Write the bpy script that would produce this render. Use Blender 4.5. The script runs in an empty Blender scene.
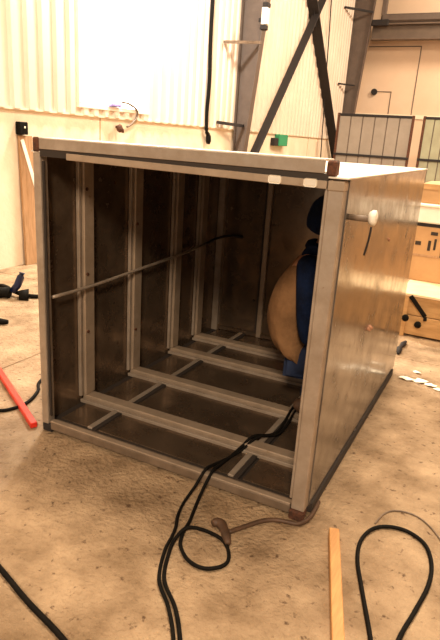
import bpy, bmesh, math, random
from mathutils import Vector, Matrix
random.seed(7)
SC = bpy.context.scene
COL = SC.collection

# ------------------------------------------------------------------ camera, world, lights, exposure
YAW, PITCH, ROLL, FPX = -0.45045, 0.30839, 0.06513, 570.43
cy, sy, cp, sp = math.cos(YAW), math.sin(YAW), math.cos(PITCH), math.sin(PITCH)
fwd = Vector((sy*cp, cy*cp, -sp)); rt = Vector((cy, -sy, 0)); up = rt.cross(fwd)
r2 = rt*math.cos(ROLL) + up*math.sin(ROLL); u2 = -rt*math.sin(ROLL) + up*math.cos(ROLL)
cam = bpy.data.objects.new('camera', bpy.data.cameras.new('camera'))
COL.objects.link(cam)
M = Matrix((r2, u2, -fwd)).transposed().to_4x4(); M.translation = Vector((1.95247, -1.99678, 1.50743))
cam.matrix_world = M
cam.data.sensor_fit = 'VERTICAL'; cam.data.sensor_height = 24; cam.data.lens = FPX/640*24
cam.data.clip_start = 0.05
SC.camera = cam

SC.view_settings.view_transform = 'Standard'; SC.view_settings.look = 'None'
SC.view_settings.gamma = 1.0; SC.view_settings.use_curve_mapping = False
SC.view_settings.exposure = 0.75

w = bpy.data.worlds.new('hall_air'); SC.world = w; w.use_nodes = True
bg = w.node_tree.nodes['Background']; bg.inputs[0].default_value = (1.0, 0.85, 0.70, 1); bg.inputs[1].default_value = 0.17

def area(name, loc, target, size, power, col, sy_=None):
    l = bpy.data.lights.new(name, 'AREA'); l.energy = power; l.color = col; l.size = size
    if sy_: l.shape = 'RECTANGLE'; l.size_y = sy_
    o = bpy.data.objects.new(name, l); COL.objects.link(o); o.location = loc
    o.rotation_euler = (Vector(target)-Vector(loc)).to_track_quat('-Z', 'Y').to_euler()
    return o
WARM = (1.0, 0.80, 0.58)
area('high_bay_and_fill_lamp', (1.2, 1.5, 6.5), (1.2, 1.5, 0), 1.2, 300, WARM)
area('high_bay_and_fill_lamp', (3.2, -6.0, 5.2), (0.8, 0.5, .6), 1.2, 330, WARM)  # added fill light from the front, aimed to shine into the tank
area('high_bay_and_fill_lamp', (0.5, 8.0, 6.5), (0.0, 8.0, 0), 1.4, 330, WARM)
area('high_bay_and_fill_lamp', (2.5, 12.5, 6.8), (2.0, 13.5, 1), 1.4, 380, WARM)
area('added_wall_light', (-2.15, 4.6, 5.2), (-2.75, 4.4, 2.2), 0.4, 300, (1.0, 0.95, 0.84))  # added light, placed to whiten the siding around the window

# ------------------------------------------------------------------ materials
def mat(name, base, rough=0.6, metal=0.0, var=None, scale=6.0, detail=6, bump=0.0, bscale=60.0, stretch=(1, 1, 1),
        speck=None, speck_scale=30.0, speck_cut=0.62, rvar=0.0, emit=None, estr=0.0, spec=0.5):
    m = bpy.data.materials.new(name); m.use_nodes = True
    nt = m.node_tree; N = nt.nodes; L = nt.links; b = N['Principled BSDF']
    b.inputs['Base Color'].default_value = (*base, 1); b.inputs['Roughness'].default_value = rough
    b.inputs['Metallic'].default_value = metal; b.inputs['Specular IOR Level'].default_value = spec
    geo = N.new('ShaderNodeTexCoord'); mp = N.new('ShaderNodeMapping'); mp.inputs['Scale'].default_value = stretch
    L.new(geo.outputs['Object'], mp.inputs['Vector'])
    out = None
    if var:
        n = N.new('ShaderNodeTexNoise'); n.inputs['Scale'].default_value = scale; n.inputs['Detail'].default_value = detail
        n.inputs['Roughness'].default_value = 0.62
        L.new(mp.outputs[0], n.inputs['Vector'])
        r = N.new('ShaderNodeValToRGB'); r.color_ramp.elements[0].position = 0.34; r.color_ramp.elements[1].position = 0.68
        r.color_ramp.elements[0].color = (*var, 1); r.color_ramp.elements[1].color = (*base, 1)
        L.new(n.outputs[0], r.inputs[0]); out = r.outputs[0]
        if rvar:
            mr = N.new('ShaderNodeMapRange'); mr.inputs['From Min'].default_value = .35; mr.inputs['From Max'].default_value = .65
            mr.inputs['To Min'].default_value = rough+rvar; mr.inputs['To Max'].default_value = rough-rvar
            L.new(n.outputs[0], mr.inputs['Value']); L.new(mr.outputs[0], b.inputs['Roughness'])
    if speck:
        n = N.new('ShaderNodeTexNoise'); n.inputs['Scale'].default_value = speck_scale; n.inputs['Detail'].default_value = 9; n.inputs['Roughness'].default_value = .6
        L.new(mp.outputs[0], n.inputs['Vector'])
        r = N.new('ShaderNodeValToRGB'); r.color_ramp.elements[0].position = speck_cut; r.color_ramp.elements[1].position = speck_cut+.08
        r.color_ramp.elements[0].color = (0, 0, 0, 1); r.color_ramp.elements[1].color = (1, 1, 1, 1)
        L.new(n.outputs[0], r.inputs[0])
        mx = N.new('ShaderNodeMix'); mx.data_type = 'RGBA'
        L.new(r.outputs[0], mx.inputs['Factor'])
        if out: L.new(out, mx.inputs['A'])
        else: mx.inputs['A'].default_value = (*base, 1)
        mx.inputs['B'].default_value = (*speck, 1); out = mx.outputs['Result']
    if out: L.new(out, b.inputs['Base Color'])
    if bump:
        n = N.new('ShaderNodeTexNoise'); n.inputs['Scale'].default_value = bscale; n.inputs['Detail'].default_value = 5
        L.new(mp.outputs[0], n.inputs['Vector'])
        bp = N.new('ShaderNodeBump'); bp.inputs['Strength'].default_value = bump; bp.inputs['Distance'].default_value = 0.02
        L.new(n.outputs[0], bp.inputs['Height']); L.new(bp.outputs[0], b.inputs['Normal'])
    if emit:
        b.inputs['Emission Color'].default_value = (*emit, 1); b.inputs['Emission Strength'].default_value = estr
    return m

MT = dict(
    floor=mat('floor_concrete', (0.47, 0.325, 0.195), 0.7, var=(0.22, 0.14, 0.075), scale=4.5, detail=15, speck=(0.11, 0.06, 0.03),
              speck_scale=26, speck_cut=0.60, bump=0.8, bscale=45, rvar=0.08, spec=.3),
    joint=mat('joint_dirt', (0.16, 0.10, 0.06), 0.9),
    concrete=mat('wall_concrete', (0.86, 0.74, 0.58), 0.85, var=(0.76, 0.62, 0.46), scale=2.5, bump=0.15, bscale=30),
    siding=mat('painted_siding', (0.78, 0.665, 0.56), 0.45, var=(0.72, 0.59, 0.48), scale=1.5),
    backwall=mat('back_wall_paint', (0.72, 0.53, 0.38), 0.7, var=(0.66, 0.47, 0.32), scale=.8),
    column=mat('column_paint', (0.13, 0.095, 0.075), 0.65, var=(0.10, 0.07, 0.055), scale=5, bump=.1, bscale=25),
    beam=mat('beam_paint', (0.14, 0.095, 0.065), 0.6, var=(0.10, 0.068, 0.048), scale=4),
    steel=mat('brushed_steel', (0.44, 0.355, 0.28), 0.42, 0.35, var=(0.32, 0.245, 0.18), scale=9, rvar=0.09, bump=0.04, bscale=80,
              speck=(0.22, 0.13, 0.07), speck_scale=26, speck_cut=0.66),
    sill=mat('shaded_sill_steel', (0.26, 0.19, 0.135), 0.45, 0.35, var=(0.17, 0.12, 0.08), scale=12),  # the dim front face of the sill is put into this colour
    rib=mat('rib_steel', (0.44, 0.33, 0.235), 0.4, 0.3, var=(0.34, 0.25, 0.175), scale=9, rvar=.06, speck=(0.30, 0.19, 0.11), speck_scale=24, speck_cut=0.64),
    panel=mat('sheet_steel', (0.34, 0.325, 0.315), 0.20, 0.85, var=(0.19, 0.165, 0.15), scale=6, detail=10, rvar=0.08, bump=0.022, bscale=5,
              speck=(0.12, 0.085, 0.065), speck_scale=13, speck_cut=0.60),
    inner=mat('shaded_inner_steel', (0.24, 0.165, 0.108), 0.22, 0.65, var=(0.11, 0.072, 0.045), scale=5, rvar=0.1, bump=.05, bscale=14,
              speck=(0.09, 0.05, 0.03), speck_scale=22, speck_cut=0.63),  # grimy steel, colour also darkened for the shade inside the tank
    topsheet=mat('top_sheet_steel', (0.86, 0.80, 0.70), 0.45, 0.3, var=(0.78, 0.70, 0.58), scale=6),
    seam=mat('dark_seam', (0.03, 0.02, 0.014), 0.8),
    rust=mat('rusty_steel', (0.16, 0.055, 0.025), 0.8, 0.2, var=(0.05, 0.022, 0.012), scale=40, bump=.4, bscale=90),
    black=mat('black_rubber', (0.006, 0.005, 0.004), 0.7, var=(0.010, 0.008, 0.006), scale=20, spec=.08),
    dark=mat('black_steel', (0.010, 0.007, 0.006), 0.75, 0.0, var=(0.015, 0.01, 0.01), scale=12),
    tancable=mat('tan_cable_sheath', (0.22, 0.15, 0.10), 0.55, var=(0.12, 0.08, 0.05), scale=30),
    wood=mat('pine', (0.66, 0.34, 0.12), 0.6, var=(0.50, 0.24, 0.08), scale=10, stretch=(8, .8, 8)),
    oldwood=mat('weathered_board', (0.50, 0.30, 0.16), 0.8, var=(0.34, 0.19, 0.09), scale=8, stretch=(6, 6, .6)),
    ply=mat('orange_plywood', (0.58, 0.34, 0.14), 0.6, var=(0.42, 0.225, 0.08), scale=6, stretch=(1, 1, 5)),
    card=mat('cardboard', (0.56, 0.33, 0.15), 0.8, var=(0.42, 0.235, 0.10), scale=3),
    paleboard=mat('pale_lumber', (0.92, 0.74, 0.48), 0.6, var=(0.80, 0.56, 0.30), scale=6, stretch=(1, 5, 5)),
    white=mat('white_foam', (0.93, 0.88, 0.78), 0.6, var=(0.86, 0.78, 0.64), scale=5),
    fence=mat('fence_sheet', (0.32, 0.27, 0.22), 0.6, var=(0.27, 0.225, 0.18), scale=3),
    fence2=mat('greenish_fence_sheet', (0.36, 0.36, 0.24), 0.5, var=(0.30, 0.29, 0.19), scale=3),
    red=mat('red_paint', (0.80, 0.035, 0.012), 0.4, var=(0.62, 0.02, 0.008), scale=20),
    blue=mat('blue_plastic', (0.003, 0.008, 0.045), 0.4),
    green=mat('green_label', (0.03, 0.28, 0.13), 0.5),
    lilac=mat('lilac_cloth', (0.35, 0.30, 0.75), 0.8),
    canvas=mat('tan_canvas', (0.26, 0.135, 0.06), 0.9, var=(0.17, 0.085, 0.036), scale=9, bump=.8, bscale=14, spec=.2),
    denim=mat('dark_blue_denim', (0.008, 0.020, 0.062), 0.85, var=(0.005, 0.012, 0.04), scale=14, bump=.3, bscale=30),
    navy=mat('navy_cotton', (0.005, 0.014, 0.050), 0.9, var=(0.002, 0.005, 0.018), scale=14, bump=.8, bscale=16, spec=.2),
    hair=mat('dark_hair', (0.02, 0.012, 0.008), 0.7, bump=.5, bscale=120),
    skin=mat('skin', (0.42, 0.20, 0.11), 0.55),
    eye=mat('eye_white', (0.7, 0.65, 0.6), 0.3),
    boot=mat('brown_boot_leather', (0.11, 0.055, 0.028), 0.6, var=(0.06, 0.03, 0.015), scale=20),
    window=mat('daylit_window', (0.9, 0.9, 0.9), 0.5, emit=(1.0, 0.97, 0.90), estr=3.0),
    paper=mat('white_scrap', (0.95, 0.88, 0.72), 0.7),
)

# ------------------------------------------------------------------ helpers
def link_mesh(name, bm, m, parent=None, smooth=False):
    me = bpy.data.meshes.new(name); bm.to_mesh(me); bm.free()
    me.materials.append(MT[m] if isinstance(m, str) else m)
    if smooth:
        for p in me.polygons: p.use_smooth = True
    o = bpy.data.objects.new(name, me); COL.objects.link(o)
    if parent: o.parent = parent
    return o

def box_bm(bm, lo, hi, bev=0.0, mtx=None):
    lo = Vector(lo); hi = Vector(hi); c = (lo+hi)/2; s = hi-lo
    t = bmesh.new(); bmesh.ops.create_cube(t, size=1)
    bmesh.ops.scale(t, vec=s, verts=t.verts); bmesh.ops.translate(t, vec=c, verts=t.verts)
    if bev: bmesh.ops.bevel(t, geom=t.edges[:], offset=bev, segments=1, affect='EDGES')
    if mtx is not None: bmesh.ops.transform(t, matrix=mtx, verts=t.verts)
    me = bpy.data.meshes.new('tmp'); t.to_mesh(me); t.free(); bm.from_mesh(me); bpy.data.meshes.remove(me)

def box(name, lo, hi, m, parent=None, bev=0.0, mtx=None):
    bm = bmesh.new(); box_bm(bm, lo, hi, bev, mtx); return link_mesh(name, bm, m, parent)

def smooth_path(pts, n=6):
    P = [Vector(p) for p in pts]; out = []
    for i in range(len(P)-1):
        p0 = P[max(i-1, 0)]; p1 = P[i]; p2 = P[i+1]; p3 = P[min(i+2, len(P)-1)]
        for k in range(n):
            t = k/n
            out.append(0.5*((2*p1)+(p2-p0)*t+(2*p0-5*p1+4*p2-p3)*t*t+(3*p1-p0-3*p2+p3)*t**3))
    out.append(P[-1]); return out

def tube_bm(bm, pts, r, seg=8, cap=True):
    pts = [Vector(p) for p in pts]; rings = []
    for i, p in enumerate(pts):
        d = (pts[min(i+1, len(pts)-1)]-pts[max(i-1, 0)]).normalized()
        a = Vector((0, 0, 1)) if abs(d.z) < .95 else Vector((1, 0, 0))
        x = d.cross(a).normalized(); y = d.cross(x)
        if isinstance(r, (list, tuple)):
            u = i/(len(pts)-1)*(len(r)-1); q0 = min(int(u), len(r)-2); rr = r[q0]+(r[q0+1]-r[q0])*(u-q0)
        else: rr = r
        rings.append([bm.verts.new(p+rr*(math.cos(2*math.pi*k/seg)*x+math.sin(2*math.pi*k/seg)*y)) for k in range(seg)])
    for a, b in zip(rings, rings[1:]):
        for k in range(seg): bm.faces.new((a[k], a[(k+1) % seg], b[(k+1) % seg], b[k]))
    if cap: bm.faces.new(rings[0][::-1]); bm.faces.new(rings[-1])
    bmesh.ops.recalc_face_normals(bm, faces=bm.faces)

def tube(name, pts, r, m, parent=None, seg=8, n=0):
    bm = bmesh.new(); tube_bm(bm, smooth_path(pts, n) if n else pts, r, seg); return link_mesh(name, bm, m, parent, True)

def bar(name, a, b, wd, th, m, parent=None, bev=0.0, upv=(0, 0, 1)):
    """rectangular bar from a to b"""
    a = Vector(a); b = Vector(b); d = (b-a); L = d.length; z = d.normalized()
    x = Vector(upv).cross(z); x = x.normalized() if x.length > 1e-4 else Vector((1, 0, 0)); y = z.cross(x)
    mt = Matrix((x, y, z)).transposed().to_4x4(); mt.translation = a
    return box(name, (-wd/2, -th/2, 0), (wd/2, th/2, L), m, parent, bev, mt)

def tag(o, label=None, cat=None, group=None, kind=None):
    if label: o['label'] = label
    if cat: o['category'] = cat
    if group: o['group'] = group
    if kind: o['kind'] = kind
    return o

def empty(name, loc, label, cat, group=None):
    o = bpy.data.objects.new(name, None); COL.objects.link(o); o.location = loc
    tag(o, label, cat, group); return o

def adopt(root, *objs):
    """children are modelled in world coordinates: keep them there"""
    for o in objs: o.matrix_parent_inverse = Matrix.Translation(-Vector(root.location))
def kid(root):
    for o in COL.objects:
        if o.parent == root: adopt(root, o)

# ------------------------------------------------------------------ floor
floor = tag(box('floor', (-3.0, -4.0, -0.20), (8.0, 17.0, -0.012), 'joint'), kind='structure')
xs = [-3.0, -0.775, 2.62, 5.3, 8.0]; ys = [-4.0, -1.62, 2.285, 6.2, 10.0, 13.6, 17.0]
for i in range(len(xs)-1):
    for j in range(len(ys)-1):
        box('concrete_slab', (xs[i]+.004, ys[j]+.004, -0.05), (xs[i+1]-.004, ys[j+1]-.004, 0), 'floor', floor, 0.002)

# ------------------------------------------------------------------ left wall: concrete plinth, corrugated siding above
WX = -2.85
CZ = 1.67
wall_left = tag(box('wall_left', (WX-.20, -4.0, -.05), (WX, 15.6, CZ), 'concrete'), kind='structure')
def corrugated(name, y0, y1, z0, z1, parent, m, pitch=.215, depth=.035, x=WX, sgn=1):
    bm = bmesh.new(); prof = []; y = y0
    while y < y1-1e-4:
        for f, d in ((0, 0), (.30, 0), (.42, 1), (.80, 1), (.92, 0)):
            if y+f*pitch <= y1+1e-4: prof.append((y+f*pitch, d))
        y += pitch
    prof.append((y1, 0))
    cols = [(bm.verts.new((x+sgn*(d*depth+.004), yy, z0)), bm.verts.new((x+sgn*(d*depth+.004), yy, z1))) for yy, d in prof]
    back = [(bm.verts.new((x-sgn*.015, yy, z0)), bm.verts.new((x-sgn*.015, yy, z1))) for yy, d in prof]
    for S, fl in ((cols, 0), (back, 1)):
        for a, b in zip(S, S[1:]): bm.faces.new((a[0], b[0], b[1], a[1]))
    for a, b, c, d in zip(cols, cols[1:], back, back[1:]):
        bm.faces.new((a[0], c[0], d[0], b[0])); bm.faces.new((a[1], b[1], d[1], c[1]))
    bmesh.ops.recalc_face_normals(bm, faces=bm.faces)
    return link_mesh(name, bm, m, parent)
WY0, WY1, WZ0, WZ1 = 3.70, 5.09, 1.80, 4.30
yy = -4.0+.02
Y = 2.56-.215*30
while Y < 15.5:
    y2 = min(Y+.86, 15.55)
    if Y > -4.6:
        if y2 > WY0-.02 and Y < WY1+.02:          # around the window opening
            if Y < WY0-.05: corrugated('corrugated_sheet', Y, WY0-.04, CZ, 7.5, wall_left, 'siding')
            corrugated('corrugated_sheet', max(Y, WY0-.04), min(y2, WY1+.04), CZ, WZ0-.03, wall_left, 'siding')
            corrugated('corrugated_sheet', max(Y, WY0-.04), min(y2, WY1+.04), WZ1+.03, 7.5, wall_left, 'siding')
            if y2 > WY1+.05: corrugated('corrugated_sheet', WY1+.04, y2, CZ, 7.5, wall_left, 'siding')
        else:
            corrugated('corrugated_sheet', Y, y2, CZ, 7.5, wall_left, 'siding')
    Y += .86
box('base_flashing', (WX, -4, CZ-.012), (WX+.03, 15.5, CZ+.012), 'concrete', wall_left)
win = tag(box('window_1', (WX-.05, WY0, WZ0), (WX-.03, WY1, WZ1), 'window'), kind='structure')
for a, b in (((WY0-.05, WZ0-.05), (WY1+.05, WZ0)), ((WY0-.05, WZ1), (WY1+.05, WZ1+.05)), ((WY0-.05, WZ0), (WY0, WZ1)), ((WY1, WZ0), (WY1+.05, WZ1))):
    box('window_frame', (WX-.06, a[0], a[1]), (WX+.045, b[0], b[1]), 'white', win, .004)
for k in (1, 2): box('window_mullion', (WX-.03, WY0, WZ0+k*.83-.015), (WX-.01, WY1, WZ0+k*.83+.015), 'white', win, .003)
for yv, nm in ((4.095, 0), (8.4, 1), (12.3, 1)):
    box('panel_joint', (WX-.002, yv-.008, 0), (WX+.004, yv+.008, CZ-.02), 'oldwood', wall_left)

# back wall
BY = 15.6
wall_back = tag(box('wall_back', (-3.05, BY, -.05), (8.0, BY+.2, 7.5), 'backwall'), kind='structure')
box('wall_ledge', (-2.6, BY-.03, 2.35), (8, BY, 2.45), 'concrete', wall_back)
for x, z0, z1 in ((-1.02, 2.4, 4.22), (-1.66, 2.4, 3.05), (1.5, 2.4, 4.2), (3.9, 2.4, 4.2)):
    box('wall_seam', (x-.012, BY-.012, z0), (x+.012, BY, z1), 'beam', wall_back)
box('wall_seam', (-2.45, BY-.012, 4.20), (-1.02, BY, 4.225), 'beam', wall_back)
box('wall_seam', (-2.1, BY-.012, 3.03), (-1.65, BY, 3.055), 'beam', wall_back)
bm = bmesh.new(); tube_bm(bm, [(-2.13, BY-.07, 3.03), (-2.13, BY, 3.03)], .085, 12); link_mesh('round_vent', bm, 'dark', wall_back)
# right wall (seen only mirrored in the tank side)
wall_right = tag(box('wall_right', (7.5, -4, -.05), (7.7, 15.6, 1.9), 'concrete'), kind='structure')
for k in range(20):
    corrugated('corrugated_sheet', -4+k*.98, -4+(k+1)*.98, 1.9, 7.5, wall_right, 'siding', .245, .035, 7.52, -1)
for k, yv in enumerate((-1.5, 4.0, 9.5, 14.0)):
    box('wall_pilaster', (7.1, yv-.2, 0), (7.5, yv+.2, 7.4), 'column', wall_right, .01)
box('wall_girt', (7.35, -4, 2.8), (7.5, 15.5, 3.0), 'beam', wall_right)

# ------------------------------------------------------------------ steel columns of the portal frames (tapered I sections)
def column(y, x0, x1a, x1b, z1, label, wy=.16):
    c = empty('steel_column', (WX+.2, y, 0), label, 'column', 'portal frame columns against the left wall')
    c['group'] = 'portal frame columns against the left wall'
    def plate(name, pts, ya, yb):
        bm = bmesh.new()
        A = [bm.verts.new((px, ya, pz)) for px, pz in pts]; B = [bm.verts.new((px, yb, pz)) for px, pz in pts]
        bm.faces.new(A); bm.faces.new(B[::-1])
        n = len(pts)
        for i in range(n): bm.faces.new((A[i], A[(i+1) % n], B[(i+1) % n], B[i]))
        bmesh.ops.recalc_face_normals(bm, faces=bm.faces)
        link_mesh(name, bm, 'column', c)
    plate('web', [(x0, 0), (x1a, 0), (x1b, z1), (x0, z1)], y-.006, y+.006)
    plate('flange', [(x1a, 0), (x1a+.014, 0), (x1b+.014, z1), (x1b, z1)], y-wy/2, y+wy/2)
    plate('flange', [(x0-.014, 0), (x0, 0), (x0, z1), (x0-.014, z1)], y-wy/2, y+wy/2)
    box('base_plate', (x0-.03, y-wy/2-.03, 0), (x1a+.05, y+wy/2+.03, .025), 'dark', c, .003)
    return c
c1 = column(8.0, WX+.055, WX+.12, WX+.82, 7.4, 'near grey tapered steel column, in front of the left end of the X brace')
bar('pipe_bracket', (WX+.05, 7.30, 3.03), (WX+.42, 7.96, 3.12), .045, .045, 'tancable', c1)
bar('pipe_bracket', (WX+.05, 7.20, 1.76), (WX+.20, 7.96, 1.74), .05, .05, 'dark', c1)
kid(c1)
c2 = column(15.0, WX+.06, WX+.20, WX+.70, 7.4, 'far grey steel column, beside the end of the horizontal beam')
bar('pipe_bracket', (WX+.05, 14.0, 4.90), (WX+.55, 14.9, 4.95), .05, .05, 'dark', c2)
bar('pipe_bracket', (WX+.05, 14.2, 3.1), (WX+.30, 14.9, 3.12), .04, .04, 'dark', c2)
kid(c2)

# wall-hung bits between / by the columns
lf = empty('light_fitting', (WX+.6, 7.84, 3.3), 'small white fitting with black ends on the upper right of the near column', 'fitting')
box('housing', (WX+.50, 7.72, 3.36), (WX+.60, 7.84, 3.62), 'white', lf, .01)
box('end_cap', (WX+.49, 7.71, 3.28), (WX+.59, 7.84, 3.355), 'dark', lf, .008)
box('end_cap', (WX+.51, 7.71, 3.625), (WX+.61, 7.84, 3.69), 'dark', lf, .008)
box('mounting_arm', (WX+.40, 7.845, 3.42), (WX+.58, 7.87, 3.48), 'dark', lf)
kid(lf)
xb = empty('cross_brace', (WX+.1, 11.5, 0), 'two black steel bars crossed as an X between the two columns', 'brace')
bar('brace_bar', (WX+.20, 8.20, .90), (WX+.20, 13.2, 6.15), .03, .17, 'dark', xb, upv=(1, 0, 0))
bar('brace_bar', (WX+.15, 14.55, 1.05), (WX+.15, 9.0, 6.6), .03, .24, 'dark', xb, upv=(1, 0, 0))
bar('brace_bar', (WX+.10, 13.2, 1.0), (WX+.10, 12.6, 5.1), .03, .02, 'dark', xb, upv=(1, 0, 0))
box('gusset_plate', (WX+.17, 11.30, 4.0), (WX+.18, 11.70, 4.30), 'dark', xb, .004)
kid(xb)
hc = empty('hanging_cable', (WX+.06, 6.8, 1.42), 'black cable hanging down the ribbed wall left of the near column', 'cable')
tube('cable', [(WX+.07, 6.78, 6.0), (WX+.07, 6.79, 4.0), (WX+.06, 6.80, 3.0), (WX+.075, 6.81, 2.4), (WX+.06, 6.80, 1.9), (WX+.055, 6.83, 1.62), (WX+.06, 6.88, 1.55)], .032, 'black', hc, 8, 4)
tube('plug', [(WX+.06, 6.88, 1.57), (WX+.06, 6.90, 1.52), (WX+.06, 6.91, 1.44), (WX+.06, 6.90, 1.40)], [.03, .045, .045, .03], 'black', hc, 10)
kid(hc)
cb = empty('control_box', (WX+.05, 10.1, 1.5), 'small green box with a black end on the wall under the brace', 'control box')
box('housing', (WX, 10.05, 1.42), (WX+.12, 10.55, 1.66), 'green', cb, .01)
box('end_cap', (WX, 9.82, 1.42), (WX+.10, 10.04, 1.58), 'dark', cb, .01)
kid(cb)
tp = empty('wall_tap', (WX+.05, 4.43, 1.55), 'dark round tap on the concrete wall below the bright window', 'tap')
tube('spout', [(WX, 4.43, 1.56), (WX+.07, 4.43, 1.56), (WX+.10, 4.44, 1.53), (WX+.10, 4.44, 1.49)], .018, 'rust', tp, 8)
bm = bmesh.new(); tube_bm(bm, [(WX+.06, 4.40, 1.545), (WX+.085, 4.40, 1.545), (WX+.10, 4.40, 1.545)], [.045, .055, .04], 12)
link_mesh('handwheel', bm, 'rust', tp, True)
kid(tp)
hs = empty('wall_hose', (WX+.03, 4.6, 1.66), 'thin pinkish hose looping on the wall under the window', 'hose')
tube('hose', [(WX+.05, 4.47, 1.87), (WX+.06, 4.62, 1.86), (WX+.06, 4.80, 1.80), (WX+.05, 4.83, 1.72), (WX+.05, 4.72, 1.62), (WX+.05, 4.60, 1.57)], .014, 'tancable', hs, 6, 5)
kid(hs)
tag(box('folded_cloth', (WX-.02, 4.22, 1.803), (WX+.09, 4.44, 1.845), 'lilac', None, .012), 'lilac folded cloth on the bright window sill', 'cloth')

# horizontal beam by the back wall
bm_ = empty('steel_beam', (2, BY-.6, 4.3), 'long brown horizontal steel beam in the upper right', 'beam')
box('web', (-2.3, BY-.48, 4.33), (7.9, BY-.46, 4.67), 'beam', bm_)
box('flange', (-2.3, BY-.60, 4.66), (7.9, BY-.34, 4.70), 'beam', bm_)
box('flange', (-2.3, BY-.60, 4.30), (7.9, BY-.34, 4.34), 'beam', bm_)
box('top_pipe', (-2.1, BY-.58, 4.72), (7.9, BY-.36, 4.93), 'column', bm_, .05)
box('post', (-2.10, BY-.55, 4.9), (-1.98, BY-.40, 7.3), 'column', bm_, .01)
box('knee_bracket', (-2.3, BY-.66, 4.62), (-1.85, BY-.60, 4.78), 'dark', bm_, .02)
kid(bm_)

# fence of sheet panels
def fence(x0, x1, y, seams, m, label):
    f = empty('sheet_fence', ((x0+x1)/2, y, 0), label, 'fence', 'sheet fences in front of the back wall')
    n = seams; wdt = (x1-x0-.08)/n
    for k in range(n):
        box('fence_sheet', (x0+.04+k*wdt+.012, y-.006, .12), (x0+.04+(k+1)*wdt-.012, y+.006, 2.23), m, f, .002)
    box('backing_sheet', (x0+.04, y+.012, .1), (x1-.04, y+.02, 2.24), 'beam', f)
    box('top_rail', (x0, y-.03, 2.235), (x1, y+.03, 2.29), 'dark', f, .005)
    box('middle_rail', (x0, y-.045, 1.28), (x1, y-.008, 1.335), 'dark', f, .005)
    box('bottom_rail', (x0, y-.03, .06), (x1, y+.03, .12), 'dark', f, .005)
    for x in (x0, x1-.06): box('fence_post', (x, y-.031, 0), (x+.06, y+.031, 2.30), 'rust', f, .005)
    kid(f)
fence(-2.36, -.48, 13.0, 6, 'fence', 'grey sheet fence with vertical seams, behind the rear right of the tank')
fence(-.28, 1.6, 13.0, 8, 'fence2', 'greenish sheet fence at the right edge, next to the grey fence')

# ------------------------------------------------------------------ THE TANK
TW, TD, TH = 1.43, 1.93, 1.40
tank = empty('steel_tank', (TW/2, TD/2, 0), 'large open-fronted stainless steel tank lying on the concrete floor', 'tank')
T = tank
# corner posts
def post(x0, y0, dx=.05, dy=.05, z0=.045, z1=1.395, m='steel'):
    p = box('corner_post', (x0, y0, z0), (x0+dx, y0+dy, z1), m, T, .004)
    return p
pl = post(0, 0, .042, .05)
pr = post(TW-.058, 0, .058, .06, z1=1.385)
post(0, TD-.05); post(TW-.05, TD-.05)
box('post_lip_and_gap', (.0425, .012, .09), (.054, .02, 1.36), 'seam', pl)  # dark strip stands for the black gap beside the left post
box('post_lip_and_gap', (TW-.070, .006, .09), (TW-.0585, .03, 1.36), 'steel', pr, .002)
box('post_cap', (TW-.060, -.004, 1.355), (TW+.002, .062, 1.39), 'rib', pr, .004)
# feet
for x, y, m in ((0.0, 0.0, 'dark'), (TW-.062, -.012, 'rust'), (0, TD-.06, 'dark'), (TW-.06, TD-.06, 'dark')):
    box('foot', (x, y, 0), (x+.062, y+.06, .046), m, T, .006)
# side and rear sheets
box('side_panel', (TW, .05, .052), (TW+.006, TD, TH-.004), 'panel', T, .001)
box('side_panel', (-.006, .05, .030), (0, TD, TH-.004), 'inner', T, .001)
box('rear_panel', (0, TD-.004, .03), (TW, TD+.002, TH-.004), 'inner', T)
box('top_sheet', (-.008, -.0, TH-.003), (TW+.012, TD+.006, TH+.003), 'topsheet', T, .001)
box('bottom_gap_shade', (TW-.05, .07, .008), (TW+.014, TD-.06, .0515), 'seam', T)  # dark strip stands for the shaded gap under the side panel
box('bottom_gap_shade', (0, .07, .012), (.05, TD-.06, .03), 'seam', T)  # same painted shade below the left side
# ring frames
rings = [0.35, 0.80, 1.275, 1.62]
fl_x = [0.045, .245, 1.10, TW-.06]
edges_y = [0.07]+[v for y in rings for v in (y-.045, y+.045)]+[TD-.03]
for j in range(0, len(edges_y), 2):
    for i in range(3):
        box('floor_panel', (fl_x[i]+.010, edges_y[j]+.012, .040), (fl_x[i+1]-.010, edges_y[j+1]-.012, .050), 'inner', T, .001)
box('floor_pan', (.002, .06, .030), (TW-.002, TD-.006, .036), 'seam', T)
def rib_side(y, x0, sg, z0=.085, z1=1.36):
    a, b = sorted((x0, x0+sg*.032)); w_ = .040
    r = box('side_rib', (a, y-w_, z0), (b, y+w_, z1), 'rib', T, .004)
    a, b = sorted((x0+sg*.001, x0+sg*.020))
    box('rib_lip', (a, y-w_-.026, z0), (b, y-w_-.008, z1), 'steel', r, .002)
    box('rib_edge_shade', (a, y+w_+.001, z0), (b, y+w_+.016, z1), 'seam', r)  # dark strip paints the edge shadow beside the rib
for y in rings:
    rib_side(y, .001, 1); rib_side(y, TW-.001, -1)
    r = box('floor_rib', (.004, y-.034, .046), (TW-.004, y+.034, .084), 'rib', T, .004)
    box('rib_lip', (.01, y-.062, .046), (TW-.01, y-.044, .066), 'steel', r, .002)
    box('rib_edge_shade', (.01, y-.0435, .046), (TW-.01, y-.0345, .052), 'seam', r)  # shadow line between rib and lip, built as a dark strip
    r = box('top_rib', (.004, y-.034, 1.362), (TW-.004, y+.034, 1.396), 'steel', T, .004)
    box('rib_lip', (.01, y-.058, 1.372), (TW-.01, y-.040, 1.396), 'inner', r, .002)
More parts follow.
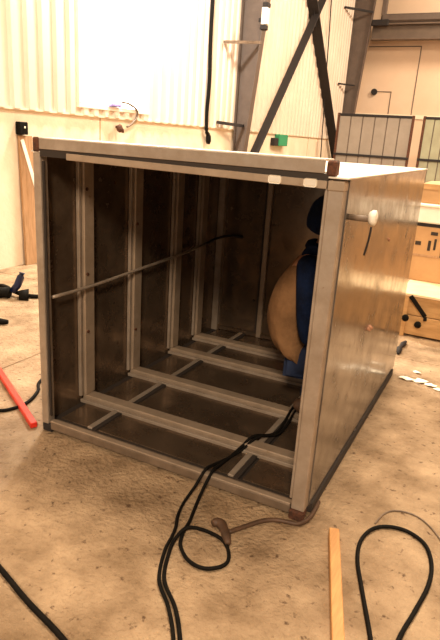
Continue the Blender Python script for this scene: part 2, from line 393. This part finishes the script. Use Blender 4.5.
for y0, y1 in zip([.06]+[y+.036 for y in rings], [y-.062 for y in rings]+[TD-.03]):
    for xa in (.245, 1.045):
        r = box('long_rib', (xa, y0+.002, .052), (xa+.028, y1-.002, .066), 'steel', T, .003)
        box('rib_edge_shade', (xa+.0285, y0+.004, .0505), (xa+.052, y1-.004, .060), 'seam', r)  # black strip paints the shadow along the right of the rib
for x in (.382, .93):
    r = box('rear_rib', (x, TD-.032, .05), (x+.040, TD-.004, 1.36), 'rib', T, .004)
    box('rib_lip', (x-.022, TD-.012, .05), (x-.002, TD-.004, 1.36), 'seam', r)
box('rear_rib', (.0, TD-.03, .05), (TW, TD-.004, .085), 'inner', T, .004)
# front sill
s = box('front_sill', (.055, 0.0, .018), (TW-.062, .050, .060), 'sill', T, .004)
box('sill_lip', (.055, .000, .061), (TW-.062, .030, .068), 'rib', s, .002)  # paler strip paints the light top edge of the sill
box('sill_gap', (.06, .0505, .040), (TW-.065, .066, .056), 'seam', s)
# front top channel (C section), rusty end blocks
ch = box('top_channel', (.045, -.006, 1.412), (TW-.075, .0, 1.456), 'steel', T, .0015)
box('channel_flange', (.045, -.006, 1.4565), (TW-.075, .10, 1.4615), 'topsheet', ch, .001)
box('channel_flange', (.045, .0005, 1.412), (TW-.075, .048, 1.416), 'steel', ch, .001)
box('channel_seam', (.045, -.001, 1.380), (TW-.06, .03, 1.4105), 'seam', ch)
bar('top_rail', (.20, -.004, 1.388), (TW-.062, -.004, 1.374), .028, .008, 'rib', T, .002, upv=(0, 1, 0))
box('corner_block', (.006, -.008, 1.398), (.042, .034, 1.462), 'rust', T, .006)
box('corner_block', (TW-.070, -.004, 1.404), (TW-.036, .046, 1.458), 'rust', T, .006)
for x, m in ((1.15, 'topsheet'), (1.285, 'topsheet')):
    box('rail_highlight', (x, -.014, 1.362), (x+.05, -.0085, 1.392), m, T, .006)  # pale pieces painted in for the white highlights on the rail
# horizontal rod along the left wall
tube('wall_rod', [(.050, .05, .718), (.048, .36, .715), (.046, .80, .730), (.047, 1.28, .748), (.048, 1.62, .775)], .009, 'steel', T, 8, 3)
tube('rear_hook', [(.048, 1.62, .775), (.07, 1.75, .80), (.12, 1.86, .815), (.17, 1.905, .81), (.20, 1.92, .805)], .010, 'dark', T, 8, 3)
for z, x in ((.72, .66), (.33, .33), (.42, .14), (1.12, .30)):
    bm = bmesh.new(); tube_bm(bm, [(x, TD-.010, z), (x, TD-.003, z)], .011, 8); link_mesh('bolt', bm, 'seam', T)
for y, z in ((.35, 1.22), (.35, .46), (.35, .78), (.80, .35), (.80, 1.0)):
    bm = bmesh.new(); tube_bm(bm, [(.033, y-.02, z), (.039, y-.02, z)], .009, 8); link_mesh('bolt', bm, 'rust', T)
# stub pipe on the side with a white flange
sp_ = tube('pipe_stub', [(TW+.004, .10, 1.262), (TW+.085, .10, 1.262)], .011, 'tancable', T, 10)
bm = bmesh.new(); tube_bm(bm, [(TW+.078, .10, 1.268), (TW+.088, .10, 1.268), (TW+.100, .10, 1.268), (TW+.105, .10, 1.268)], [.020, .028, .028, .018], 14)
link_mesh('pipe_flange', bm, 'white', sp_, True)
tube('pull_cord', [(TW+.09, .10, 1.235), (TW+.088, .10, 1.20), (TW+.084, .10, 1.17), (TW+.078, .10, 1.13)], .004, 'dark', T, 6, 3)
kid(T)

# ------------------------------------------------------------------ the crouching worker
def grow(name, nodes, edges, m, parent, sub=2, root=0):
    me = bpy.data.meshes.new(name); keys = list(nodes)
    me.from_pydata([nodes[k][0] for k in keys], [(keys.index(a), keys.index(b)) for a, b in edges], [])
    o = bpy.data.objects.new(name, me); COL.objects.link(o)
    sk = o.modifiers.new('s', 'SKIN'); sk.use_smooth_shade = True
    for i, k in enumerate(keys):
        r = nodes[k][1]; r = (r, r) if not isinstance(r, tuple) else r
        me.skin_vertices[0].data[i].radius = r; me.skin_vertices[0].data[i].use_root = (i == root)
    ss = o.modifiers.new('u', 'SUBSURF'); ss.levels = sub; ss.render_levels = sub
    dg = bpy.context.evaluated_depsgraph_get(); me2 = bpy.data.meshes.new_from_object(o.evaluated_get(dg))
    o.modifiers.clear(); o.data = me2; me2.name = name
    me2.materials.clear(); me2.materials.append(MT[m])
    for p in me2.polygons: p.use_smooth = True
    o.parent = parent
    return o
P = empty('person', (1.10, .92, .05), 'crouching worker in tan vest and navy sleeves inside the tank', 'person')
V = Vector
J = dict(pelvis=V((1.07, .93, .42)), waist=V((.99, .93, .56)), chest=V((1.005, .93, .74)), upper=V((1.05, .93, .88)), neck=V((1.105, .93, .965)),
         skull=V((1.145, .93, 1.05)))
def side(s):  # s=-1 near (right) side
    y = .93
    d = dict(sh=V((1.105, y+s*.165, .93)), el=V((1.150, y+s*.205, .53)), wr=V((1.325, y+s*.14, .60)),
             hip=V((1.08, y+s*.09, .37)), kn=V((1.33, y+s*.14, .50)), an=V((1.135, y+s*.12, .135)))
    if s > 0: d['el'] = V((1.27, y+s*.20, .80)); d['wr'] = V((1.345, y+s*.05, .98))
    return d
nodes = dict(pelvis=(J['pelvis'], (.08, .07)), waist=(J['waist'], (.10, .09)), chest=(J['chest'], (.14, .11)), upper=(J['upper'], (.10, .08)),
             neck=(J['neck'], .052), skull=(J['skull'], (.06, .06)))
edges = [('pelvis', 'waist'), ('waist', 'chest'), ('chest', 'upper'), ('upper', 'neck'), ('neck', 'skull')]
for s, n in ((-1, 'a'), (1, 'b')):
    d = side(s)
    for k, r in (('sh', .05), ('el', .038), ('wr', .026), ('hip', .06), ('kn', .052), ('an', .035)): nodes[k+n] = (d[k], r)
    edges += [('upper', 'sh'+n), ('sh'+n, 'el'+n), ('el'+n, 'wr'+n), ('pelvis', 'hip'+n), ('hip'+n, 'kn'+n), ('kn'+n, 'an'+n)]
    # palm and fingers
    fd = (V((.05, 0, .035)) if s < 0 else V((.03, -.01, .055))).normalized(); sd = V((0, 1, 0)) if s < 0 else V((.3, .95, 0)).normalized(); nrm = fd.cross(sd)
    palm = d['wr']+fd*.05; nodes['pm'+n] = (palm, (.036, .018)); edges.append(('wr'+n, 'pm'+n))
body = grow('body', nodes, edges, 'skin', P)
# head: shaped ellipsoid with brow, nose, chin; looks towards +X and a little down
def head_mesh():
    bm = bmesh.new(); bmesh.ops.create_uvsphere(bm, u_segments=28, v_segments=20, radius=1)
    for v in bm.verts:
        x, y, z = v.co
        fx = x*.098; fy = y*.074; fz = z*.118
        if z < -.1: fy *= 1-.30*min(1, (-z-.1)); fx *= (1-.10*(-z)) if x > 0 else (1-.45*(-z))
        if x > .6 and abs(y) < .22 and -.30 < z < .12: fx += .022*(1-abs(y)/.22)*(1-abs(z+.12)/.24 if abs(z+.12) < .24 else 0)   # nose
        if x > .5 and .10 < z < .30: fx += .006                                                   # brow
        if x > .5 and abs(z+.02) < .10 and .18 < abs(y) < .55: fx -= .007                          # sockets
        if x > .5 and -.62 < z < -.42 and abs(y) < .35: fx += .006                                # lips
        if x > .3 and z < -.8: fx += .010
        v.co = (fx, fy, fz)
    return bm
HM = Matrix.Translation(V((1.145, .93, 1.135))) @ Matrix.Rotation(math.radians(14), 4, 'Y')
def hobj(name, bm, m, par):
    bmesh.ops.transform(bm, matrix=HM, verts=bm.verts); return link_mesh(name, bm, m, par, True)
hd = hobj('head', head_mesh(), 'skin', P)
for s in (-1, 1):
    bm = bmesh.new(); bmesh.ops.create_uvsphere(bm, u_segments=10, v_segments=8, radius=.011); bmesh.ops.translate(bm, vec=(.083, s*.030, .002), verts=bm.verts); hobj('eye', bm, 'eye', hd)
    bm = bmesh.new(); bmesh.ops.create_uvsphere(bm, u_segments=12, v_segments=8, radius=1); bmesh.ops.scale(bm, vec=(.018, .009, .030), verts=bm.verts)
    bmesh.ops.translate(bm, vec=(-.004, s*.074, -.006), verts=bm.verts); hobj('ear', bm, 'skin', hd)
bm = bmesh.new(); tube_bm(bm, [(.088, -.024, -.058), (.094, 0, -.056), (.088, .024, -.058)], .005, 6); hobj('mouth', bm, 'boot', hd)
# hair cap over crown and back
bm = bmesh.new(); bmesh.ops.create_uvsphere(bm, u_segments=28, v_segments=20, radius=1)
bmesh.ops.delete(bm, geom=[v for v in bm.verts if v.co.x > .42 and v.co.z < .62 or v.co.z < -.62 or (v.co.x > .12 and v.co.z < .1)], context='VERTS')
for v in bm.verts:
    t = 1+.03*math.sin(9*v.co.y+7*v.co.z); v.co = (v.co.x*.118*t-.010, v.co.y*.090*t, v.co.z*.135*t+.002)
hood = hobj('hood', bm, 'navy', P)
md = hood.modifiers.new('sol', 'SOLIDIFY'); md.thickness = .012; md.offset = 0
md = hood.modifiers.new('sub', 'SUBSURF'); md.levels = 1; md.render_levels = 2
# fingers
for s, n in ((-1, 'a'), (1, 'b')):
    d = side(s); fd = (V((.05, 0, .035)) if s < 0 else V((.03, -.01, .055))).normalized(); sd = V((0, 1, 0)) if s < 0 else V((.3, .95, 0)).normalized(); sd = (sd-fd*sd.dot(fd)).normalized()
    nr = fd.cross(sd).normalized(); nr = nr if nr.x > 0 else -nr
    hand = bmesh.new()
    base = d['wr']+fd*.075
    for q, (off, ln) in enumerate(((-.028, .060), (-.010, .070), (.009, .066), (.027, .052))):
        a = base+sd*off; b_ = a+fd*ln*.45+nr*.006; c_ = b_+fd*ln*.28+nr*.014; e_ = c_+fd*ln*.12+nr*.018
        tube('finger', [a-fd*.02, a, b_, c_, e_], [.009, .0092, .0085, .008, .006], 'skin', body, 8)
    a = d['wr']+fd*.03-sd*.028
    tube('thumb', [a+sd*.012, a-sd*.012+fd*.012, a-sd*.020+fd*.036+nr*.008, a-sd*.018+fd*.055+nr*.014], [.012, .011, .010, .007], 'skin', body, 8)
    hand.free()
# vest (tan): bulging hunched back with gathered hem
def vest():
    bm = bmesh.new(); rings_ = []
    spine = [((1.09, .93, .375), .085, .150), ((1.065, .93, .385), .115, .175), ((1.03, .93, .43), .138, .188), ((1.0, .93, .50), .146, .190), ((.988, .93, .59), .144, .188), ((.998, .93, .68), .136, .185),
             ((1.015, .93, .76), .122, .182), ((1.045, .93, .83), .100, .178), ((1.07, .93, .905), .080, .150), ((1.09, .93, .94), .060, .10), ((1.10, .93, .955), .052, .070)]
    n = 40
    for i, (c, rx, ry) in enumerate(spine):
        ring = []
        for k in range(n):
            a = 2*math.pi*k/n
            f = 1+(.0 if i > 4 else .05*math.sin(17*a+2.1*i)*(1-i/5))+(.085*math.sin(13*a+.5*i) if i < 2 else .05*math.sin(11*a+.9*i) if i == 2 else .014*math.sin(5*a+1.3*i))
            ring.append(bm.verts.new((c[0]+rx*f*math.cos(a), c[1]+ry*f*math.sin(a), c[2]+.035*math.cos(a)*(-1 if i < 9 else -.3))))
        rings_.append(ring)
    for a, b in zip(rings_, rings_[1:]):
        for k in range(n): bm.faces.new((a[k], a[(k+1) % n], b[(k+1) % n], b[k]))
    bmesh.ops.recalc_face_normals(bm, faces=bm.faces)
    o = link_mesh('vest', bm, 'canvas', P, True)
    md = o.modifiers.new('sub', 'SUBSURF'); md.levels = 1; md.render_levels = 2
    return o
vest()
grow('shirt_yoke', dict(c=(V((1.06, .93, .86)), (.10, .09)), n=(V((1.11, .93, .965)), (.075, .08)), t=(V((1.115, .93, 1.03)), (.066, .070)), l=(V((1.10, .82, .95)), .06), r=(V((1.10, 1.04, .95)), .06)),
     [('c', 'n'), ('n', 't'), ('n', 'l'), ('n', 'r')], 'navy', P, 2)
tube('collar', [V((1.112+.058*math.cos(a), .93+.066*math.sin(a), .965-.03*math.cos(a))) for a in [2*math.pi*k/20 for k in range(21)]], .036, 'navy', P, 8)
for s, n in ((-1, 'a'), (1, 'b')):
    d = side(s)
    inner = V((d['sh'].x-.02, .93+s*.10, .90))
    mid = (d['sh']+d['el'])/2+V((.0, s*.015, 0))
    mid2 = (d['el']+d['wr'])/2
    sl = grow('sleeve', dict(i=(inner, .07), s=(d['sh'], .078), m=(mid, (.068, .066)), e=(d['el'], (.066, .060)), f=(mid2, .050), w=(d['wr']-(d['wr']-d['el']).normalized()*.03, .040)),
              [('i', 's'), ('s', 'm'), ('m', 'e'), ('e', 'f'), ('f', 'w')], 'navy', P, 2)
    bt = d['an']
    lg = None
jn = dict(p=(V((1.09, .93, .36)), (.10, .10)))
je = []
for s, n in ((-1, 'a'), (1, 'b')):
    d = side(s)
    jn['h'+n] = (d['hip']+V((.02, 0, 0)), .088); jn['t'+n] = ((d['hip']+d['kn'])/2+V((0, 0, .01)), .092); jn['k'+n] = (d['kn'], .074)
    jn['c'+n] = ((d['kn']+d['an'])/2+V((-.02, 0, 0)), .066); jn['n'+n] = (d['an']+V((.01, 0, .03)), .052)
    je += [('p', 'h'+n), ('h'+n, 't'+n), ('t'+n, 'k'+n), ('k'+n, 'c'+n), ('c'+n, 'n'+n)]
grow('jeans', jn, je, 'denim', P)
def boot(s):
    d = side(s); a = d['an']; x, y = a.x, a.y
    b = grow('boot', dict(a=(V((x+.0, y, .17)), .048), b=(V((x-.005, y, .115)), .047), h=(V((x-.03, y, .085)), (.036, .036)), m=(V((x+.07, y, .090)), (.042, .034)), t=(V((x+.16, y+s*.01, .085)), (.040, .026)), e=(V((x+.20, y+s*.01, .083)), (.028, .020))),
             [('a', 'b'), ('b', 'h'), ('b', 'm'), ('m', 't'), ('t', 'e')], 'boot', P)
    box('boot_sole', (x-.072, y-.044, .0535), (x+.225, y+.044, .070), 'black', b, .008)
boot(-1); boot(1)
kid(P)

# ------------------------------------------------------------------ cables
def cable(name, label, pts, r, m, cat='cable', n=6, extra=None):
    t = tube(name, pts, r, m, None, 8, n); tag(t, label, cat); return t
k = .0075
cable('welding_cable', 'black cable from inside the tank over the sill, forming the round loop on the floor',
      [(1.085, .95, .062), (1.085, .80, .098), (1.092, .55, .064), (1.03, .39, .098), (1.005, .31, .075), (.99, .20, .062), (.985, .075, .075), (.99, .02, .085), (.985, -.05, .035),
       (1.005, -.16, .009), (1.03, -.25, .009), (1.045, -.33, .010), (1.075, -.40, .010), (1.14, -.452, .009), (1.212, -.457, .009), (1.265, -.405, .009), (1.255, -.345, .010),
       (1.198, -.288, .012), (1.111, -.277, .014), (1.055, -.315, .028), (1.037, -.37, .012), (1.057, -.456, .009), (1.115, -.58, .009), (1.215, -.67, .009), (1.30, -.78, .009), (1.40, -.95, .009)], k, 'black')
cable('welding_cable', 'second black cable beside it over the sill, running straight down left of the loop',
      [(1.12, .95, .062), (1.108, .80, .098), (1.112, .56, .064), (1.05, .39, .098), (1.01, .28, .062), (.975, .16, .060), (.962, .075, .075), (.958, .01, .085), (.945, -.06, .030), (.948, -.16, .009),
       (.972, -.25, .009), (1.00, -.31, .009), (1.018, -.37, .009), (1.038, -.456, .009), (1.10, -.59, .009), (1.195, -.68, .009), (1.282, -.79, .009), (1.38, -.96, .009)], .007, 'black')
hoz = empty('extension_cord', (1.25, -.15, 0), 'brown cord with a thick plug, running from the tank corner to the loop', 'cord')
tube('cord', [(1.449, .16, .0095), (1.452, .08, .0095), (1.448, .02, .0095), (1.425, -.03, .0095), (1.38, -.045, .010), (1.33, -.06, .010), (1.287, -.095, .010), (1.24, -.165, .010), (1.20, -.232, .012)], .0095, 'boot', hoz, 8, 5)
tube('plug', [(1.128, -.236, .026), (1.140, -.220, .026), (1.160, -.222, .024), (1.185, -.245, .022), (1.205, -.270, .022), (1.232, -.305, .020)], [.014, .020, .021, .018, .019, .011], 'boot', hoz, 10, 3)
kid(hoz)
cable('power_cable', 'black cable in a teardrop loop right of the wooden stick', [(1.93, -.80, .009), (1.87, -.62, .009), (1.816, -.453, .009), (1.742, -.259, .009), (1.69, -.114, .009), (1.675, .003, .009), (1.70, .10, .009), (1.756, .152, .009),
       (1.831, .162, .009), (1.905, .117, .009), (1.944, .017, .009), (1.95, -.112, .009), (1.925, -.27, .009), (1.90, -.403, .009), (1.885, -.58, .009), (1.895, -.75, .014), (1.93, -.95, .009)], .008, 'black')
cable('power_cable', 'straight black cable crossing the bottom left corner of the floor', [(.30, -.74, .009), (.594, -.832, .009), (.78, -.893, .009), (.974, -.946, .009), (1.2, -1.03, .009), (1.4, -1.12, .009)], .010, 'black')
cable('power_cable', 'black cable curving behind the red bar at the left of the tank', [(-.62, -.10, .009), (-.45, -.02, .009), (-.328, .022, .009), (-.29, .075, .009), (-.275, .13, .009), (-.29, .22, .009), (-.345, .33, .009), (-.42, .42, .009), (-.46, .60, .009), (-.42, .85, .009), (-.44, 1.1, .009)], .010, 'black')
cable('thin_cable', 'thin pale cable arcing above the teardrop loop on the right', [(1.70, .15, .004), (1.72, .24, .004), (1.765, .292, .004), (1.84, .30, .004), (1.908, .254, .004), (1.97, .17, .004)], .0035, 'tancable')

# wooden stick
st = bar('wooden_stick', (1.568, -.02, .021), (1.775, -.68, .021), .040, .042, 'wood', None, .003); tag(st, 'pale pine stick lying on the floor right of the tank corner', 'stick')
# red bar
rb = empty('red_bar', (-.4, .2, 0), 'bright red steel bar on the floor, pointing at the front left foot of the tank', 'bar')
bar('bar', (-.045, -.012, .017), (-.95, .52, .017), .036, .030, 'red', rb, .004)
tube('side_pin', [(-.66, .352, .016), (-.70, .295, .016)], .012, 'red', rb, 8)
kid(rb)

# tools by the left wall
an = empty('angle_grinder', (-1.9, 1.75, 0), 'black power tool with a blue body lying near the left wall', 'power tool')
tube('motor_housing', [(-1.93, 1.66, .06), (-1.90, 1.70, .12), (-1.875, 1.72, .20), (-1.87, 1.73, .235)], [.03, .035, .032, .03], 'blue', an, 12)
tube('handle', [(-1.94, 1.64, .055), (-2.05, 1.60, .05), (-2.20, 1.56, .045), (-2.30, 1.53, .04)], [.05, .042, .040, .045], 'black', an, 10)
tube('disc_guard', [(-1.86, 1.67, .03), (-1.80, 1.73, .025)], [.05, .07], 'black', an, 14)
kid(an)
tg = empty('tool_cord', (-2.0, 1.8, 0), 'tangled black cord around the power tool near the left wall', 'cord')
tube('cord', [(-2.45, 1.75, .02), (-2.25, 1.86, .02), (-2.05, 1.75, .02), (-2.02, 1.58, .02), (-2.2, 1.50, .02), (-2.35, 1.62, .02), (-2.2, 1.78, .045), (-1.98, 1.72, .045), (-1.80, 1.76, .02), (-1.62, 1.92, .02)], .020, 'black', tg, 8, 5)
kid(tg)
sc_ = empty('hand_tool', (-1.44, 1.08, 0), 'small black hand tool alone on the bright floor at the left edge', 'tool')
tube('grip', [(-1.52, 1.04, .022), (-1.46, 1.07, .026), (-1.40, 1.105, .022)], [.018, .026, .016], 'black', sc_, 10)
tube('blade', [(-1.52, 1.04, .020), (-1.62, .99, .014)], [.008, .005], 'steel', sc_, 6)
kid(sc_)
# board leaning on the left wall with a box on top
bd = empty('leaning_board', (-2.8, 2.8, 0), 'tall brown board standing against the left wall behind the tank', 'board')
bar('board', (-2.80, 2.80, .0), (-2.828, 2.79, 1.40), .19, .03, 'oldwood', bd, .003, upv=(1, 0, 0))
bar('diagonal_strap', (-2.76, 2.88, .80), (-2.80, 2.72, 1.36), .045, .006, 'white', bd, upv=(1, 0, 0))
kid(bd)
sb = empty('switch_box', (-2.84, 2.74, 1.40), 'small black switch box on the left wall above the leaning board', 'switch box')
box('housing', (WX, 2.68, 1.41), (WX+.07, 2.80, 1.54), 'black', sb, .008)
box('button', (WX+.071, 2.735, 1.475), (WX+.078, 2.755, 1.495), 'white', sb, .002)
kid(sb)

# ------------------------------------------------------------------ crates and boxes on the right
cr = empty('plywood_crate', (2.2, 3.6, 0), 'low orange plywood crate on the floor, lowest behind the tank', 'crate')
X0, X1, Y0, Y1 = 1.27, 3.1, 2.86, 4.3
box('crate_core', (X0+.02, Y0+.02, .02), (X1-.02, Y1-.02, .352), 'ply', cr)
for i in range(2):
    z0 = .02+i*.172
    box('front_board', (X0, Y0, z0), (X1, Y0+.019, z0+.166), 'ply', cr, .003)
for x in (X0, 2.0, X1-.08): box('batten', (x, Y0-.02, .0), (x+.08, Y0-.001, .352), 'ply', cr, .003)
for k_ in range(5):
    box('lid_board', (X0-.01+k_*.372, Y0-.02, .3535), (X0+k_*.372+.355, Y1, .375), 'paleboard', cr, .003)
kid(cr)
cb2 = empty('cardboard_box', (2.1, 3.75, .376), 'brown cardboard box with dark printed marks, on top of the plywood crate', 'box')
box('carton', (1.21, 3.40, .3765), (2.6, 4.2, .87), 'card', cb2, .006)
box('tape_strip', (1.21, 3.397, .60), (2.6, 3.3995, .62), 'oldwood', cb2)
for x, z, w_, h_ in ((1.25, .70, .05, .035), (1.37, .80, .06, .03), (1.36, .66, .025, .09), (1.41, .67, .02, .10), (1.475, .61, .045, .14)):
    box('printed_mark', (x, 3.3965, z), (x+w_, 3.3992, z+h_), 'seam', cb2)
kid(cb2)
wb = empty('foam_box', (2.0, 3.75, .9), 'white box between the two brown cardboard boxes', 'box')
box('body', (1.20, 3.39, .900), (2.4, 4.15, 1.04), 'white', wb, .01)
box('box_gap_shade', (1.24, 3.40, .8705), (2.4, 4.15, .899), 'dark', wb)  # dark slab stands for the black gap between the boxes
box('lid', (1.19, 3.38, 1.041), (2.41, 4.16, 1.066), 'white', wb, .006)
kid(wb)
cb3 = empty('cardboard_box', (2.0, 3.8, 1.07), 'plain orange-brown cardboard box, topmost of the stack behind the tank', 'box')
box('carton', (1.22, 3.46, 1.067), (2.3, 4.1, 1.235), 'card', cb3, .006)
box('lid_flap', (1.215, 3.455, 1.19), (2.305, 3.4595, 1.236), 'ply', cb3)
kid(cb3)
ln = bar('loose_board', (1.44, 2.60, .02), (1.44, 2.835, .50), .0, .0, 'paleboard') if False else None
lb = empty('pry_bar', (1.4, 2.83, 0), 'black bar leaning diagonally on the front of the plywood crate', 'bar')
bar('bar', (1.50, 2.822, .205), (1.36, 2.824, .36), .035, .014, 'black', lb, .003, upv=(0, 1, 0))
bar('claw', (1.50, 2.822, .205), (1.505, 2.815, .17), .028, .012, 'black', lb, .003, upv=(0, 1, 0))
kid(lb)
for x, z in ((1.335, .17), (1.445, .115)):
    pass
for x, z, lab in ((1.345, .165, 'dark round hole plug on the crate front, left of the pair'), (1.452, .125, 'dark oval knob on the crate front, right of the pair')):
    bm = bmesh.new(); tube_bm(bm, [(x, 2.8385, z), (x, 2.825, z), (x, 2.818, z)], [.028, .030, .018], 12); o = link_mesh('knob', bm, 'black', cr, True)
    adopt(cr, o)
gl = empty('work_glove', (1.40, 2.4, 0), 'small dark rag on the floor behind the right side of the tank', 'rag')
bm = bmesh.new(); tube_bm(bm, [(1.40, 2.66, .012), (1.395, 2.56, .020), (1.385, 2.48, .014), (1.39, 2.40, .024), (1.40, 2.33, .014)], [.012, .022, .012, .027, .010], 10); link_mesh('rag', bm, 'dark', gl, True); gl.name = 'dark_rag'
kid(gl)
for i, (x, y, s_, lab) in enumerate(((1.54, 1.87, .042, 'leftmost white scrap of paper on the floor right of the tank'), (1.635, 1.88, .05, 'largest white scrap of paper, second from the left'),
                               (1.70, 1.845, .034, 'third white scrap of paper from the left'), (1.757, 1.80, .026, 'white scrap of paper nearest the right edge'), (1.59, 2.03, .028, 'small white scrap of paper farthest back'))):
    bm = bmesh.new()
    rr = random.Random(i); ctr = bm.verts.new((x, y, .014)); vs = []
    for q in range(9):
        a = 2*math.pi*q/9; r_ = s_*rr.uniform(.6, 1.15); vs.append(bm.verts.new((x+r_*math.cos(a)*1.2, y+r_*math.sin(a)*.8, rr.uniform(.002, .012))))
    for q in range(9): bm.faces.new((ctr, vs[q], vs[(q+1) % 9]))
    ret = bmesh.ops.extrude_face_region(bm, geom=bm.faces[:])
    bmesh.ops.translate(bm, vec=(0, 0, .003), verts=[g for g in ret['geom'] if isinstance(g, bmesh.types.BMVert)])
    bmesh.ops.recalc_face_normals(bm, faces=bm.faces)
    tag(link_mesh('paper_scrap', bm, 'paper'), lab, 'scrap', 'white paper scraps on the floor')
